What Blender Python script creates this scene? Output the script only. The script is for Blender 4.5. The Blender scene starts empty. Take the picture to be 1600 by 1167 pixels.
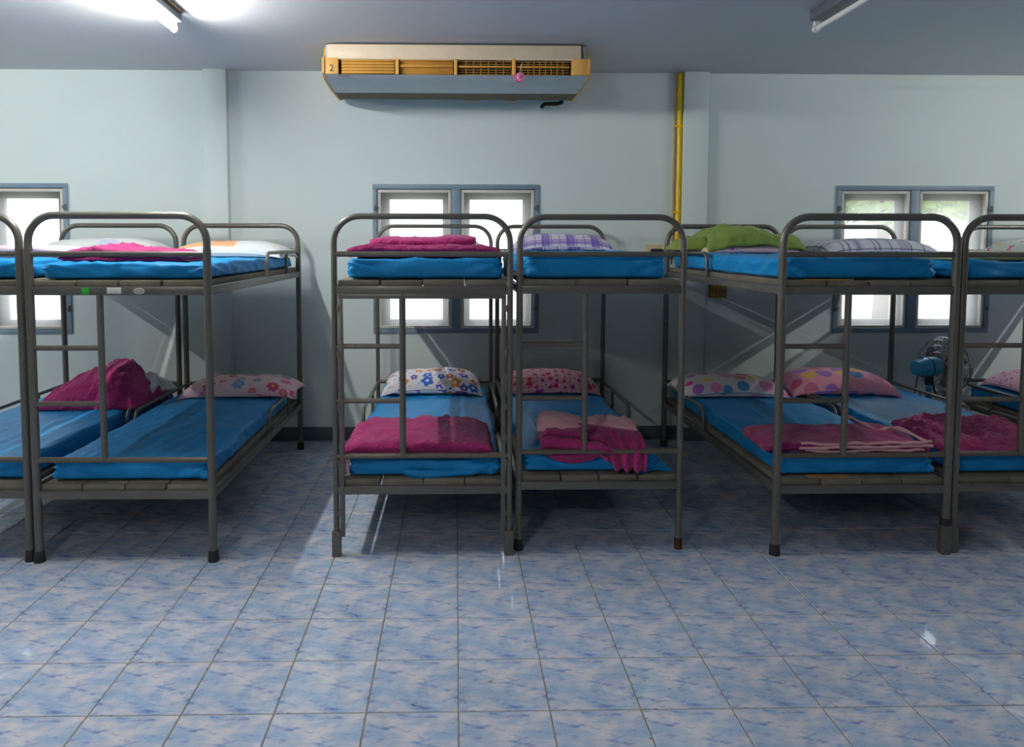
import bpy, bmesh, math, random
from mathutils import Vector, Matrix, noise
random.seed(7)
C = bpy.context.scene.collection
PI = math.pi

# ------------------------------------------------------------------ camera
cam_d = bpy.data.cameras.new('camera')
cam = bpy.data.objects.new('camera', cam_d); C.objects.link(cam)
cam.matrix_world = Matrix(((0.9998, 0.0000, -0.0203, -0.0093),
                           (-0.0203, 0.0645, -0.9977, -2.5846),
                           (0.0014, 0.9979, 0.0645, 1.5234),
                           (0, 0, 0, 1)))
cam_d.sensor_fit = 'HORIZONTAL'; cam_d.sensor_width = 36.0
cam_d.lens = 1137.45 / 1600 * 36
cam_d.shift_x = (800 - 735.3) / 1600
cam_d.shift_y = (454.83 - 583.5) / 1600
cam_d.clip_start = 0.02
bpy.context.scene.camera = cam

# ------------------------------------------------------------------ world, lamps, exposure
w = bpy.data.worlds.new('sky'); bpy.context.scene.world = w; w.use_nodes = True
w.node_tree.nodes['Background'].inputs['Color'].default_value = (0.93, 0.96, 1.0, 1)
w.node_tree.nodes['Background'].inputs['Strength'].default_value = 5.5
vs = bpy.context.scene.view_settings
vs.view_transform = 'Standard'; vs.look = 'None'; vs.gamma = 1.0; vs.use_curve_mapping = False
vs.exposure = 0.0
try:
    bpy.context.scene.cycles.use_denoising = True
except Exception:
    pass
TUBE_STRENGTH = 345.0           # emission of every burning fluorescent tube
TUBE_COLOR = (1.0, 0.985, 0.93)
# ceiling tubes of the room (x, y of the far end, lit, in the photograph's view)
LAMPS = [(-1.585, 1.62, True), (2.0, 1.52, False), (-5.0, 1.6, True), (5.55, 1.55, True),
         (-1.585, -2.6, True), (2.0, -4.4, False), (-5.0, -3.2, False), (5.55, -3.2, False)]

# ------------------------------------------------------------------ helpers
class MB:
    def __init__(s): s.v = []; s.f = []; s.uv = {}; s.mi = []
    def add(s, vs_, fs, mi=0):
        o = len(s.v); s.v += [tuple(p) for p in vs_]
        s.f += [tuple(i + o for i in f) for f in fs]; s.mi += [mi] * len(fs)
        return s
    def box(s, x0, x1, y0, y1, z0, z1, b=0.0, mi=0):
        if b <= 0:
            vs_ = [(x, y, z) for z in (z0, z1) for y in (y0, y1) for x in (x0, x1)]
            fs = [(0, 2, 3, 1), (4, 5, 7, 6), (0, 1, 5, 4), (2, 6, 7, 3), (0, 4, 6, 2), (1, 3, 7, 5)]
            return s.add(vs_, fs, mi)
        bm = bmesh.new()
        bmesh.ops.create_cube(bm, size=1)
        for v in bm.verts:
            v.co = Vector(((x0 + x1) / 2 + v.co.x * (x1 - x0), (y0 + y1) / 2 + v.co.y * (y1 - y0), (z0 + z1) / 2 + v.co.z * (z1 - z0)))
        bmesh.ops.bevel(bm, geom=list(bm.edges), offset=b, segments=2, affect='EDGES', profile=0.5)
        bm.verts.index_update()
        s.add([v.co[:] for v in bm.verts], [[v.index for v in f.verts] for f in bm.faces], mi); bm.free()
        return s
    def tube(s, pts, r, seg=12, mi=0, cap=True, sq=False):
        pts = [Vector(p) for p in pts]; n = len(pts); rings = []
        t0 = (pts[1] - pts[0]).normalized()
        up = Vector((0, 0, 1)) if abs(t0.z) < 0.9 else Vector((0, 1, 0))
        a = t0.cross(up).normalized()
        for i in range(n):
            if i == 0: t = pts[1] - pts[0]
            elif i == n - 1: t = pts[-1] - pts[-2]
            else: t = (pts[i + 1] - pts[i]).normalized() + (pts[i] - pts[i - 1]).normalized()
            t.normalize()
            a = (a - t * a.dot(t)).normalized(); b = t.cross(a)
            rr = r[i] if isinstance(r, (list, tuple)) else r
            ring = []
            for k in range(seg):
                th = 2 * PI * (k + (0.5 if sq else 0)) / seg
                q = rr * (1.41421 if sq else 1)
                ring.append(pts[i] + a * (math.cos(th) * q) + b * (math.sin(th) * q))
            rings.append(ring)
        vs_ = [p for ring in rings for p in ring]; fs = []
        for i in range(n - 1):
            for k in range(seg):
                k2 = (k + 1) % seg
                fs.append((i * seg + k, i * seg + k2, (i + 1) * seg + k2, (i + 1) * seg + k))
        if cap:
            fs.append(tuple(reversed(range(seg)))); fs.append(tuple((n - 1) * seg + k for k in range(seg)))
        return s.add(vs_, fs, mi)
    def lathe(s, prof, seg=24, M=None, mi=0):
        vs_ = []; fs = []
        for (r, z) in prof:
            for k in range(seg):
                th = 2 * PI * k / seg; p = Vector((r * math.cos(th), r * math.sin(th), z))
                vs_.append(M @ p if M else p)
        for i in range(len(prof) - 1):
            for k in range(seg):
                k2 = (k + 1) % seg
                fs.append((i * seg + k, i * seg + k2, (i + 1) * seg + k2, (i + 1) * seg + k))
        fs.append(tuple(reversed(range(seg)))); fs.append(tuple((len(prof) - 1) * seg + k for k in range(seg)))
        return s.add(vs_, fs, mi)
    def prism(s, prof, x0, x1, mi=0):
        n = len(prof)
        vs_ = [(x0, y, z) for y, z in prof] + [(x1, y, z) for y, z in prof]
        fs = [(i, (i + 1) % n, n + (i + 1) % n, n + i) for i in range(n)]
        fs += [tuple(reversed(range(n))), tuple(range(n, 2 * n))]
        return s.add(vs_, fs, mi)
    def grid(s, fn, nu, nv, mi=0, uvfn=None, closed_u=False):
        o = len(s.v); vs_ = []
        for j in range(nv):
            for i in range(nu):
                u = i / (nu - 1); v = j / (nv - 1)
                vs_.append(fn(u, v))
                if uvfn: s.uv[o + len(vs_) - 1] = uvfn(u, v)
        fs = []
        for j in range(nv - 1):
            for i in range(nu - 1):
                a = j * nu + i; fs.append((a, a + 1, a + nu + 1, a + nu))
        return s.add(vs_, fs, mi)
    def build(s, name, mats, parent=None, smooth=True, angle=40, recalc=True):
        me = bpy.data.meshes.new(name)
        me.from_pydata(s.v, [], s.f)
        if not isinstance(mats, (list, tuple)): mats = [mats]
        for m in mats: me.materials.append(m)
        if len(mats) > 1: me.polygons.foreach_set('material_index', s.mi)
        if s.uv:
            l = me.uv_layers.new(name='UVMap')
            for lo in me.loops: l.data[lo.index].uv = s.uv.get(lo.vertex_index, (0, 0))
        if recalc:
            bm = bmesh.new(); bm.from_mesh(me); bmesh.ops.recalc_face_normals(bm, faces=list(bm.faces)); bm.to_mesh(me); bm.free()
        if smooth:
            me.polygons.foreach_set('use_smooth', [True] * len(me.polygons))
            try: me.set_sharp_from_angle(angle=math.radians(angle))
            except Exception: pass
        me.update()
        o = bpy.data.objects.new(name, me); C.objects.link(o)
        if parent: o.parent = parent
        return o

def arc_path(pts, r, n=7):
    """polyline with rounded corners"""
    pts = [Vector(p) for p in pts]; out = [pts[0]]
    for i in range(1, len(pts) - 1):
        p, a, b = pts[i], pts[i - 1], pts[i + 1]
        da = (a - p).normalized(); db = (b - p).normalized()
        ang = da.angle(db)
        d = min(r / math.tan(ang / 2), (a - p).length * .98, (b - p).length * .98)
        rr = d * math.tan(ang / 2)
        c = p + (da + db).normalized() * (rr / math.sin(ang / 2))
        s, e = p + da * d - c, p + db * d - c
        tot = s.angle(e); ax = s.cross(e).normalized()
        for k in range(n + 1):
            out.append(c + Matrix.Rotation(tot * k / n, 3, ax) @ s)
    out.append(pts[-1]); return out

def tag(o, label=None, cat=None, group=None, kind=None):
    if label: o['label'] = label
    if cat: o['category'] = cat
    if group: o['group'] = group
    if kind: o['kind'] = kind
    return o
def empty(name, loc, label=None, cat=None, group=None, rz=0.0):
    o = bpy.data.objects.new(name, None); C.objects.link(o); o.empty_display_size = .1
    o.location = loc; o.rotation_euler = (0, 0, rz)
    return tag(o, label, cat, group)
def struct(name, mb, m, parent=None, **k):
    o = mb.build(name, m, parent, **k)
    if parent is None: o['kind'] = 'structure'
    return o
def nz(x, y, z=0.0): return noise.noise(Vector((x, y, z)))
def fbm(x, y, z=0.0, o=3):
    a = 0; s = 1; t = 0
    for _ in range(o): a += s * noise.noise(Vector((x, y, z))); t += s; s *= .5; x *= 2.03; y *= 2.03; z += 7.1
    return a / t
def ridge(x, y, z=0.0): return 1 - min(1, abs(noise.noise(Vector((x, y, z)))) * 2.6)

# ------------------------------------------------------------------ materials
def srgb(r, g, b):
    f = lambda c: (c / 255 / 12.92) if c / 255 <= .04045 else ((c / 255 + .055) / 1.055) ** 2.4
    return (f(r), f(g), f(b), 1)
class NT:
    def __init__(s, name):
        s.m = bpy.data.materials.new(name); s.m.use_nodes = True
        s.t = s.m.node_tree; s.b = s.t.nodes['Principled BSDF']; s.out = s.t.nodes['Material Output']
    def n(s, typ, **kw):
        nd = s.t.nodes.new(typ)
        for k, v in kw.items():
            if k.startswith('i_'): s.set(nd.inputs[k[2:].replace('_', ' ')], v)
            else: setattr(nd, k, v)
        return nd
    def set(s, sock, v):
        if isinstance(v, bpy.types.NodeSocket): s.t.links.new(v, sock)
        else:
            if hasattr(sock, 'default_value'):
                try: sock.default_value = v
                except Exception: sock.default_value = tuple(v)[:3]
    def math(s, op, a, b=0.0, c=None, clamp=False):
        nd = s.t.nodes.new('ShaderNodeMath'); nd.operation = op; nd.use_clamp = clamp
        s.set(nd.inputs[0], a); s.set(nd.inputs[1], b)
        if c is not None: s.set(nd.inputs[2], c)
        return nd.outputs[0]
    def vmath(s, op, a, b=(0, 0, 0)):
        nd = s.t.nodes.new('ShaderNodeVectorMath'); nd.operation = op
        s.set(nd.inputs[0], a); s.set(nd.inputs[1], b)
        return nd.outputs[0]
    def mix(s, f, a, b, typ='MIX'):
        nd = s.t.nodes.new('ShaderNodeMix'); nd.data_type = 'RGBA'; nd.blend_type = typ
        s.set(nd.inputs[0], f); s.set(nd.inputs[6], a); s.set(nd.inputs[7], b)
        return nd.outputs[2]
    def ramp(s, f, stops, interp='LINEAR'):
        nd = s.t.nodes.new('ShaderNodeValToRGB'); cr = nd.color_ramp; cr.interpolation = interp
        while len(cr.elements) < len(stops): cr.elements.new(.5)
        for e, (p, c) in zip(cr.elements, stops):
            e.position = p; e.color = c if len(c) == 4 else (*c, 1)
        s.set(nd.inputs[0], f); return nd.outputs[0]
    def coord(s, which='Object', scale=None, rot=None, loc=None):
        o = s.n('ShaderNodeTexCoord').outputs[which]
        if scale is not None or rot is not None or loc is not None:
            mp = s.n('ShaderNodeMapping'); s.set(mp.inputs[0], o)
            if scale is not None: mp.inputs['Scale'].default_value = scale if hasattr(scale, '__len__') else (scale,) * 3
            if rot is not None: mp.inputs['Rotation'].default_value = rot
            if loc is not None: mp.inputs['Location'].default_value = loc
            o = mp.outputs[0]
        return o
    def noise(s, vec, scale, detail=4, rough=.55, dist=0.0):
        nd = s.n('ShaderNodeTexNoise'); s.set(nd.inputs['Vector'], vec)
        nd.inputs['Scale'].default_value = scale; nd.inputs['Detail'].default_value = detail
        nd.inputs['Roughness'].default_value = rough; nd.inputs['Distortion'].default_value = dist
        return nd.outputs['Fac']
    def bump(s, h, strength=.3, dist=.01):
        nd = s.n('ShaderNodeBump'); nd.inputs['Strength'].default_value = strength; nd.inputs['Distance'].default_value = dist
        s.set(nd.inputs['Height'], h); s.set(s.b.inputs['Normal'], nd.outputs[0])
    def fin(s, col=None, rough=None, metal=None, spec=None, **k):
        if col is not None: s.set(s.b.inputs['Base Color'], col)
        if rough is not None: s.set(s.b.inputs['Roughness'], rough)
        if metal is not None: s.set(s.b.inputs['Metallic'], metal)
        if spec is not None: s.set(s.b.inputs['Specular IOR Level'], spec)
        for kk, v in k.items(): s.set(s.b.inputs[kk.replace('_', ' ')], v)
        return s.m
    def sep(s, vec):
        nd = s.n('ShaderNodeSeparateXYZ'); s.set(nd.inputs[0], vec); return nd.outputs
    def comb(s, x, y, z=0.0):
        nd = s.n('ShaderNodeCombineXYZ'); s.set(nd.inputs[0], x); s.set(nd.inputs[1], y); s.set(nd.inputs[2], z); return nd.outputs[0]

def plain(name, col, rough=.5, metal=0.0, spec=.5, var=.08, sc=12, bump=0.0):
    t = NT(name); n_ = t.noise(t.coord('Object'), sc, 5, .6)
    c = t.ramp(n_, [(.25, tuple(x * (1 - var) for x in col[:3])), (.75, tuple(min(1, x * (1 + var)) for x in col[:3]))])
    if bump: t.bump(n_, bump, .004)
    return t.fin(c, rough, metal, spec)

def wall_paint(name, col, dirt=.06):
    t = NT(name); g = t.n('ShaderNodeNewGeometry').outputs['Position']
    big = t.noise(g, .9, 4, .6); fine = t.noise(g, 60, 3, .6)
    spots = t.noise(g, 9, 6, .7)
    c = t.ramp(big, [(.3, tuple(x * (1 - dirt) for x in col[:3])), (.7, col[:3])])
    c = t.mix(t.ramp(spots, [(.72, (0, 0, 0)), (.80, (.35, .35, .35))]), c, tuple(x * .72 for x in col[:3]) + (1,))
    t.bump(fine, .06, .002)
    return t.fin(c, .62, 0, .3)

def metal_paint(name, col, rust=.5):
    t = NT(name); g = t.n('ShaderNodeNewGeometry').outputs['Position']
    n1 = t.noise(g, 5, 5, .65); n2 = t.noise(g, 38, 5, .7); n3 = t.noise(g, 120, 3, .6)
    base = t.ramp(n1, [(.3, tuple(x * .85 for x in col[:3])), (.7, tuple(x * 1.12 for x in col[:3]))])
    rm = t.math('MULTIPLY', t.ramp(n2, [(.56, (0, 0, 0)), (.66, (1, 1, 1))]), t.ramp(n1, [(.46, (0, 0, 0)), (.60, (1, 1, 1))]))
    rm = t.math('MULTIPLY', rm, rust)
    c = t.mix(rm, base, srgb(92, 52, 28))
    chips = t.ramp(n3, [(.70, (0, 0, 0)), (.74, (1, 1, 1))])
    c = t.mix(t.math('MULTIPLY', chips, .25), c, srgb(165, 160, 150))
    t.bump(n2, .05, .002)
    return t.fin(c, t.math('ADD', t.math('MULTIPLY', rm, .35), .36), .35, .5)

def fabric(name, col, var=.12, weave=420, bump=.25, sheen=.15, fold=7.0):
    t = NT(name); o = t.coord('Object')
    n1 = t.noise(o, fold, 4, .6, .6); n2 = t.noise(o, weave, 2, .5)
    c = t.ramp(n1, [(.3, tuple(x * (1 - var) for x in col[:3])), (.7, tuple(min(1, x * (1 + var)) for x in col[:3]))])
    h = t.math('ADD', t.math('MULTIPLY', n1, 1.2), t.math('MULTIPLY', n2, .12))
    t.bump(h, bump, .012)
    return t.fin(c, .85, 0, .2, Sheen_Weight=sheen)

def quilt(name, col):
    t = NT(name); o = t.coord('Object')
    n1 = t.noise(o, 16, 4, .65, .8); v = t.n('ShaderNodeTexVoronoi'); t.set(v.inputs['Vector'], o); v.inputs['Scale'].default_value = 46
    n2 = t.noise(o, 60, 4, .7)
    c = t.ramp(n1, [(.25, tuple(x * .8 for x in col[:3])), (.75, tuple(min(1, x * 1.15) for x in col[:3]))])
    h = t.math('ADD', t.math('MULTIPLY', n1, .8), t.math('ADD', t.math('MULTIPLY', v.outputs['Distance'], .25), t.math('MULTIPLY', n2, .35)))
    t.bump(h, .8, .022)
    return t.fin(c, .9, 0, .12, Sheen_Weight=.2)

def print_layer(t, uv, base, scale, palette, rad, petals=0, amp=.25, centre=None, density=1.0, seed=0.0, soft=.03):
    """repeated printed motif: petalled flowers or dots, one per jittered cell"""
    mp = t.n('ShaderNodeMapping'); t.set(mp.inputs[0], uv); mp.inputs['Location'].default_value = (seed, seed * 1.7, 0)
    vec = mp.outputs[0]
    v = t.n('ShaderNodeTexVoronoi'); v.voronoi_dimensions = '2D'; t.set(v.inputs['Vector'], vec); v.inputs['Scale'].default_value = scale
    v.inputs['Randomness'].default_value = .75
    d = t.vmath('SUBTRACT', vec, v.outputs['Position'])
    xyz = t.sep(d); ang = t.math('ARCTAN2', xyz[1], xyz[0])
    rc = t.sep(v.outputs['Color'])
    r = v.outputs['Distance']
    R_ = t.math('MULTIPLY', t.math('ADD', .65, t.math('MULTIPLY', rc[1], .55)), rad)
    if petals:
        R_ = t.math('MULTIPLY', R_, t.math('ADD', 1 - amp, t.math('MULTIPLY', t.math('COSINE', t.math('ADD', t.math('MULTIPLY', ang, float(petals)), t.math('MULTIPLY', rc[2], 6.0))), amp)))
    mask = t.math('MULTIPLY', t.math('SUBTRACT', R_, r), 1 / soft, clamp=True)
    if density < 1: mask = t.math('MULTIPLY', mask, t.math('LESS_THAN', rc[2], density))
    n = len(palette)
    pal = t.ramp(rc[0], [((i) / n, c) for i, c in enumerate(palette)], 'CONSTANT')
    shade = t.math('DIVIDE', r, R_)
    pal = t.mix(t.math('MULTIPLY', shade, .35, clamp=True), pal, (1, .95, .95, 1), 'MULTIPLY')
    out = t.mix(mask, base, pal)
    if centre:
        cm = t.math('LESS_THAN', r, t.math('MULTIPLY', R_, .28))
        out = t.mix(t.math('MULTIPLY', cm, mask), out, centre)
    return out

def printed(name, build):
    t = NT(name); uv = t.coord('UV')
    c = build(t, uv)
    n1 = t.noise(t.coord('Object'), 13, 4, .6, .5)
    t.bump(n1, .28, .01)
    return t.fin(c, .82, 0, .2, Sheen_Weight=.1)

def stripes(t, x, period, lo, hi, phase=0.0):
    f = t.math('FRACT', t.math('ADD', t.math('DIVIDE', x, period), phase))
    return t.math('MULTIPLY', t.math('GREATER_THAN', f, lo), t.math('LESS_THAN', f, hi))

M = {}
M['wall'] = wall_paint('wall_paint_pale_cyan', (0.69, 0.785, 0.765))
M['wall_darkened'] = wall_paint('wall_paint_darkened', (0.40, 0.44, 0.43))  # unseen walls, darkened on purpose to weaken the bounced light
M['ceiling'] = wall_paint('ceiling_paint_blue_grey', (0.60, 0.615, 0.62), .03)
M['base'] = plain('baseboard_paint', srgb(74, 92, 98), .5)
M['metal'] = metal_paint('bed_grey_paint', srgb(104, 101, 94))
M['metal_worn'] = metal_paint('bed_grey_paint_worn', srgb(106, 99, 88), .9)
M['board'] = plain('board_grey_paint', srgb(116, 110, 96), .7, 0, .3, .22, 9, .25)
M['rubber'] = plain('black_rubber', srgb(26, 26, 28), .6)
M['rust'] = plain('rusty_cap', srgb(84, 52, 34), .8, 0, .2, .35, 30)
def sheet_material():
    t = NT('blue_bed_sheet'); o = t.coord('Object')
    n1 = t.noise(o, 7, 4, .6, .6)
    mp = t.n('ShaderNodeMapping'); t.set(mp.inputs[0], o); mp.inputs['Rotation'].default_value = (0, 0, .6); mp.inputs['Scale'].default_value = (16, 3.0, 5)
    n2 = t.noise(mp.outputs[0], 1.0, 3, .55, .8); n3 = t.noise(o, 380, 2, .5)
    c = t.ramp(n1, [(.3, (.0015, .215, .52)), (.7, (.004, .25, .59))])
    t.bump(t.math('ADD', t.math('ADD', t.math('MULTIPLY', n1, .7), t.math('MULTIPLY', n2, .8)), t.math('MULTIPLY', n3, .06)), .42, .014)
    return t.fin(c, .52, 0, .28, Sheen_Weight=.05, Sheen_Roughness=.35)
M['blue'] = sheet_material()
M['magenta'] = quilt('magenta_quilt', (0.38, 0.026, 0.155))
M['pinklining'] = fabric('pink_fleece_lining', srgb(226, 168, 178), .08)
M['green'] = fabric('moss_green_blanket', srgb(126, 150, 70), .1, 300, .4)
M['palegreen'] = fabric('pale_green_blanket', srgb(176, 182, 130), .14, 300, .4)
M['black'] = plain('black_plastic', srgb(22, 22, 24), .45)
M['cream'] = plain('cream_plastic', srgb(206, 188, 150), .5)
M['amber'] = plain('yellowed_plastic', srgb(214, 164, 84), .45, 0, .5, .08)
M['amberdark'] = plain('yellowed_louver', srgb(196, 146, 66), .5, 0, .4, .1)
M['beige'] = plain('beige_casing', srgb(206, 190, 166), .5)
M['casing'] = plain('grey_casing', srgb(176, 186, 190), .4)
M['intake'] = plain('intake_grille', srgb(128, 112, 88), .6)
M['dark'] = plain('outlet_shade_colour', srgb(24, 18, 10), .8)  # near-black colour standing for shade inside the outlet
M['brown'] = plain('brown_outlet', srgb(150, 118, 62), .5, 0, .4, .2)
M['yellow'] = plain('yellow_pipe', srgb(246, 200, 16), .35, 0, .5, .08)
M['white'] = plain('white_plastic', srgb(225, 226, 226), .4)
M['fixture'] = plain('fixture_metal', srgb(92, 98, 106), .45)
M['frame'] = plain('window_blue_grey_paint', srgb(120, 142, 158), .5)
M['sash'] = plain('window_sash_cream', srgb(208, 204, 194), .5)
M['outer'] = plain('outer_frame_white', srgb(170, 170, 168), .7)
M['fanblue'] = plain('fan_blue_plastic', srgb(58, 148, 190), .3, 0, .5, .05)
M['chrome'] = plain('fan_guard_wire', srgb(150, 150, 156), .25, .9)
M['blade'] = plain('fan_blade_smoke', srgb(96, 92, 104), .3)
M['card'] = plain('brown_cardboard', srgb(176, 128, 74), .9)
M['pink'] = plain('pink_plastic', srgb(240, 150, 178), .35)
M['pinkdark'] = plain('deep_pink_plastic', srgb(214, 76, 140), .35)
M['string'] = plain('white_string', srgb(235, 232, 228), .9)
M['stickerg'] = plain('green_sticker', srgb(40, 170, 60), .5, 0, .4, .25, 200)
M['stickerw'] = plain('white_sticker', srgb(214, 212, 206), .6)
M['leaf'] = plain('tree_leaf', srgb(168, 192, 128), .6, 0, .3, .2, 3)
M['bark'] = plain('tree_bark', srgb(88, 70, 52), .9)
M['soil'] = plain('pale_ground', srgb(176, 172, 160), .9)
M['grout'] = plain('floor_grout', srgb(140, 126, 104), .9, 0, .2, .2, 6)

def tube_material(lit):
    t = NT('fluorescent_tube_lit' if lit else 'fluorescent_tube_off')
    c = t.ramp(t.noise(t.coord('Object'), 5), [(.3, (.78, .78, .75)), (.7, (.84, .84, .81))])
    if lit:
        return t.fin(c, .3, 0, .5, Emission_Color=(*TUBE_COLOR, 1), Emission_Strength=TUBE_STRENGTH)
    return t.fin(c, .25, 0, .5)
M['tube_lit'] = tube_material(True); M['tube_off'] = tube_material(False)

def pane_material():
    """frosted acrylic: part clear, part scattering the daylight"""
    t = NT('frosted_pane'); g = t.n('ShaderNodeNewGeometry').outputs['Position']
    wv = t.noise(t.vmath('MULTIPLY', g, (3, 3, 90)), 1.0, 2, .5)
    col = t.ramp(wv, [(.3, (.50, .50, .51)), (.7, (.58, .58, .58))])
    tr = t.n('ShaderNodeBsdfTranslucent'); t.set(tr.inputs[0], col)
    tp = t.n('ShaderNodeBsdfTransparent'); t.set(tp.inputs[0], (.9, .92, .92, 1))
    gl = t.n('ShaderNodeBsdfGlossy'); gl.inputs['Roughness'].default_value = .15
    m1 = t.n('ShaderNodeMixShader'); m1.inputs[0].default_value = .66
    t.set(m1.inputs[1], tr.outputs[0]); t.set(m1.inputs[2], tp.outputs[0])
    m2 = t.n('ShaderNodeMixShader'); m2.inputs[0].default_value = .05
    t.set(m2.inputs[1], m1.outputs[0]); t.set(m2.inputs[2], gl.outputs[0])
    t.set(t.out.inputs[0], m2.outputs[0]); return t.m
M['pane'] = pane_material()

def tile_material():
    t = NT('marbled_blue_tile'); uv = t.coord('UV')
    g = t.n('ShaderNodeNewGeometry').outputs['Position']
    wob = t.n('ShaderNodeTexNoise'); t.set(wob.inputs['Vector'], uv); wob.inputs['Scale'].default_value = 3.0; wob.inputs['Detail'].default_value = 3
    uvw = t.vmath('ADD', uv, t.vmath('MULTIPLY', t.vmath('SUBTRACT', wob.outputs['Color'], (.5, .5, .5)), (.16, .16, 0)))
    mp = t.n('ShaderNodeMapping'); t.set(mp.inputs[0], uvw); mp.inputs['Rotation'].default_value = (0, 0, math.radians(40)); mp.inputs['Scale'].default_value = (1.9, 5.6, 1)
    streak = t.noise(mp.outputs[0], 1.6, 5, .6)
    mp2 = t.n('ShaderNodeMapping'); t.set(mp2.inputs[0], uvw); mp2.inputs['Rotation'].default_value = (0, 0, math.radians(36)); mp2.inputs['Scale'].default_value = (1.3, 2.4, 1); mp2.inputs['Location'].default_value = (3.3, 1.1, 0)
    cloud = t.noise(mp2.outputs[0], 1.9, 4, .6)
    soft = t.noise(uvw, 7, 4, .6)
    c = t.ramp(soft, [(.3, srgb(142, 168, 202)), (.7, srgb(168, 188, 214))])
    c = t.mix(t.ramp(cloud, [(.40, (0, 0, 0)), (.68, (1, 1, 1))]), c, srgb(210, 206, 212))
    c = t.mix(t.math('MULTIPLY', t.ramp(streak, [(.30, (1, 1, 1)), (.46, (0, 0, 0))]), .9), c, srgb(84, 104, 180))
    # scuffs left by dragged furniture
    gs = t.vmath('MULTIPLY', g, (1.2, 5.5, 1))
    sc = t.noise(gs, 2.3, 3, .55, 1.2)
    line = t.math('LESS_THAN', t.math('ABSOLUTE', t.math('SUBTRACT', sc, .5)), .0032)
    keep = t.math('GREATER_THAN', t.noise(g, 2.1, 3, .6), .58)
    c = t.mix(t.math('MULTIPLY', t.math('MULTIPLY', line, keep), .6), c, srgb(48, 52, 66))
    dirt = t.noise(g, 1.3, 5, .65)
    c = t.mix(t.math('MULTIPLY', t.ramp(dirt, [(.5, (0, 0, 0)), (.75, (1, 1, 1))]), .18), c, srgb(96, 100, 112))
    rg = t.math('ADD', .02, t.math('MULTIPLY', dirt, .10))
    t.bump(t.noise(g, 6, 2, .5), .02, .004)
    return t.fin(c, rg, 0, .5)
M['tile'] = tile_material()

# printed pillow cloths
W_ = (.82, .80, .80, 1)
M['p_white_floral'] = printed('white_floral_print', lambda t, uv: print_layer(t, uv, print_layer(t, uv, srgb(226, 222, 224), 19, [srgb(236, 190, 120), srgb(150, 120, 190), srgb(230, 170, 170), srgb(160, 190, 220)], .26, 5, .3, None, .8, 3.3), 11, [srgb(60, 126, 205), srgb(190, 84, 56), srgb(104, 76, 170), srgb(60, 110, 205), srgb(214, 140, 70)], .46, 5, .15, srgb(240, 220, 230), .95))
M['p_pink_rose'] = printed('pink_red_rose_print', lambda t, uv: print_layer(t, uv, print_layer(t, uv, srgb(226, 168, 180), 30, [srgb(150, 110, 110), srgb(200, 80, 100), srgb(120, 120, 90), srgb(225, 200, 205)], .36, 3, .4, None, .85, 5.1), 19, [srgb(205, 40, 70), srgb(160, 70, 160), srgb(214, 70, 100), srgb(228, 180, 190)], .46, 5, .18, srgb(150, 30, 60), .95))
M['p_pink_daisy'] = printed('pink_daisy_print', lambda t, uv: print_layer(t, uv, print_layer(t, uv, srgb(226, 196, 202), 15, [srgb(240, 220, 190), srgb(216, 150, 180)], .2, 4, .3, None, .6, 2.1), 9.0, [srgb(218, 84, 140), srgb(140, 104, 190), srgb(224, 110, 150), srgb(120, 160, 206), srgb(210, 70, 124)], .40, 8, .12, srgb(222, 190, 90), .9))
M['p_dots_white'] = printed('white_balloon_dot_print', lambda t, uv: print_layer(t, uv, srgb(218, 208, 212), 8.8, [srgb(232, 70, 150), srgb(232, 200, 60), srgb(90, 150, 200), srgb(206, 140, 110), srgb(170, 110, 190), srgb(226, 150, 190)], .40, 0, 0, None, 1.0, 1.2, .02))
M['p_dots_pink'] = printed('pink_balloon_dot_print', lambda t, uv: print_layer(t, uv, srgb(232, 160, 184), 7.8, [srgb(80, 140, 200), srgb(214, 120, 150), srgb(160, 120, 200), srgb(240, 190, 110), srgb(220, 100, 130)], .42, 0, 0, None, .95, 4.4, .02))
M['p_pink_small'] = printed('small_pink_floral_print', lambda t, uv: print_layer(t, uv, srgb(232, 184, 202), 26, [srgb(210, 90, 140), srgb(140, 110, 130), srgb(236, 210, 216), srgb(190, 100, 150)], .36, 5, .3, None, .9, 7.7))
M['p_floral_pale'] = printed('pale_pink_blue_floral_print', lambda t, uv: print_layer(t, uv, srgb(226, 196, 206), 13, [srgb(150, 110, 190), srgb(110, 160, 210), srgb(222, 110, 160), srgb(232, 214, 150)], .36, 6, .2, None, .85, 6.2))
M['p_green_floral'] = printed('grey_green_rose_print', lambda t, uv: print_layer(t, uv, srgb(186, 200, 190), 11, [srgb(220, 60, 140), srgb(120, 170, 140), srgb(226, 150, 110), srgb(210, 110, 130)], .34, 5, .3, None, .7, 2.9))

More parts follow.
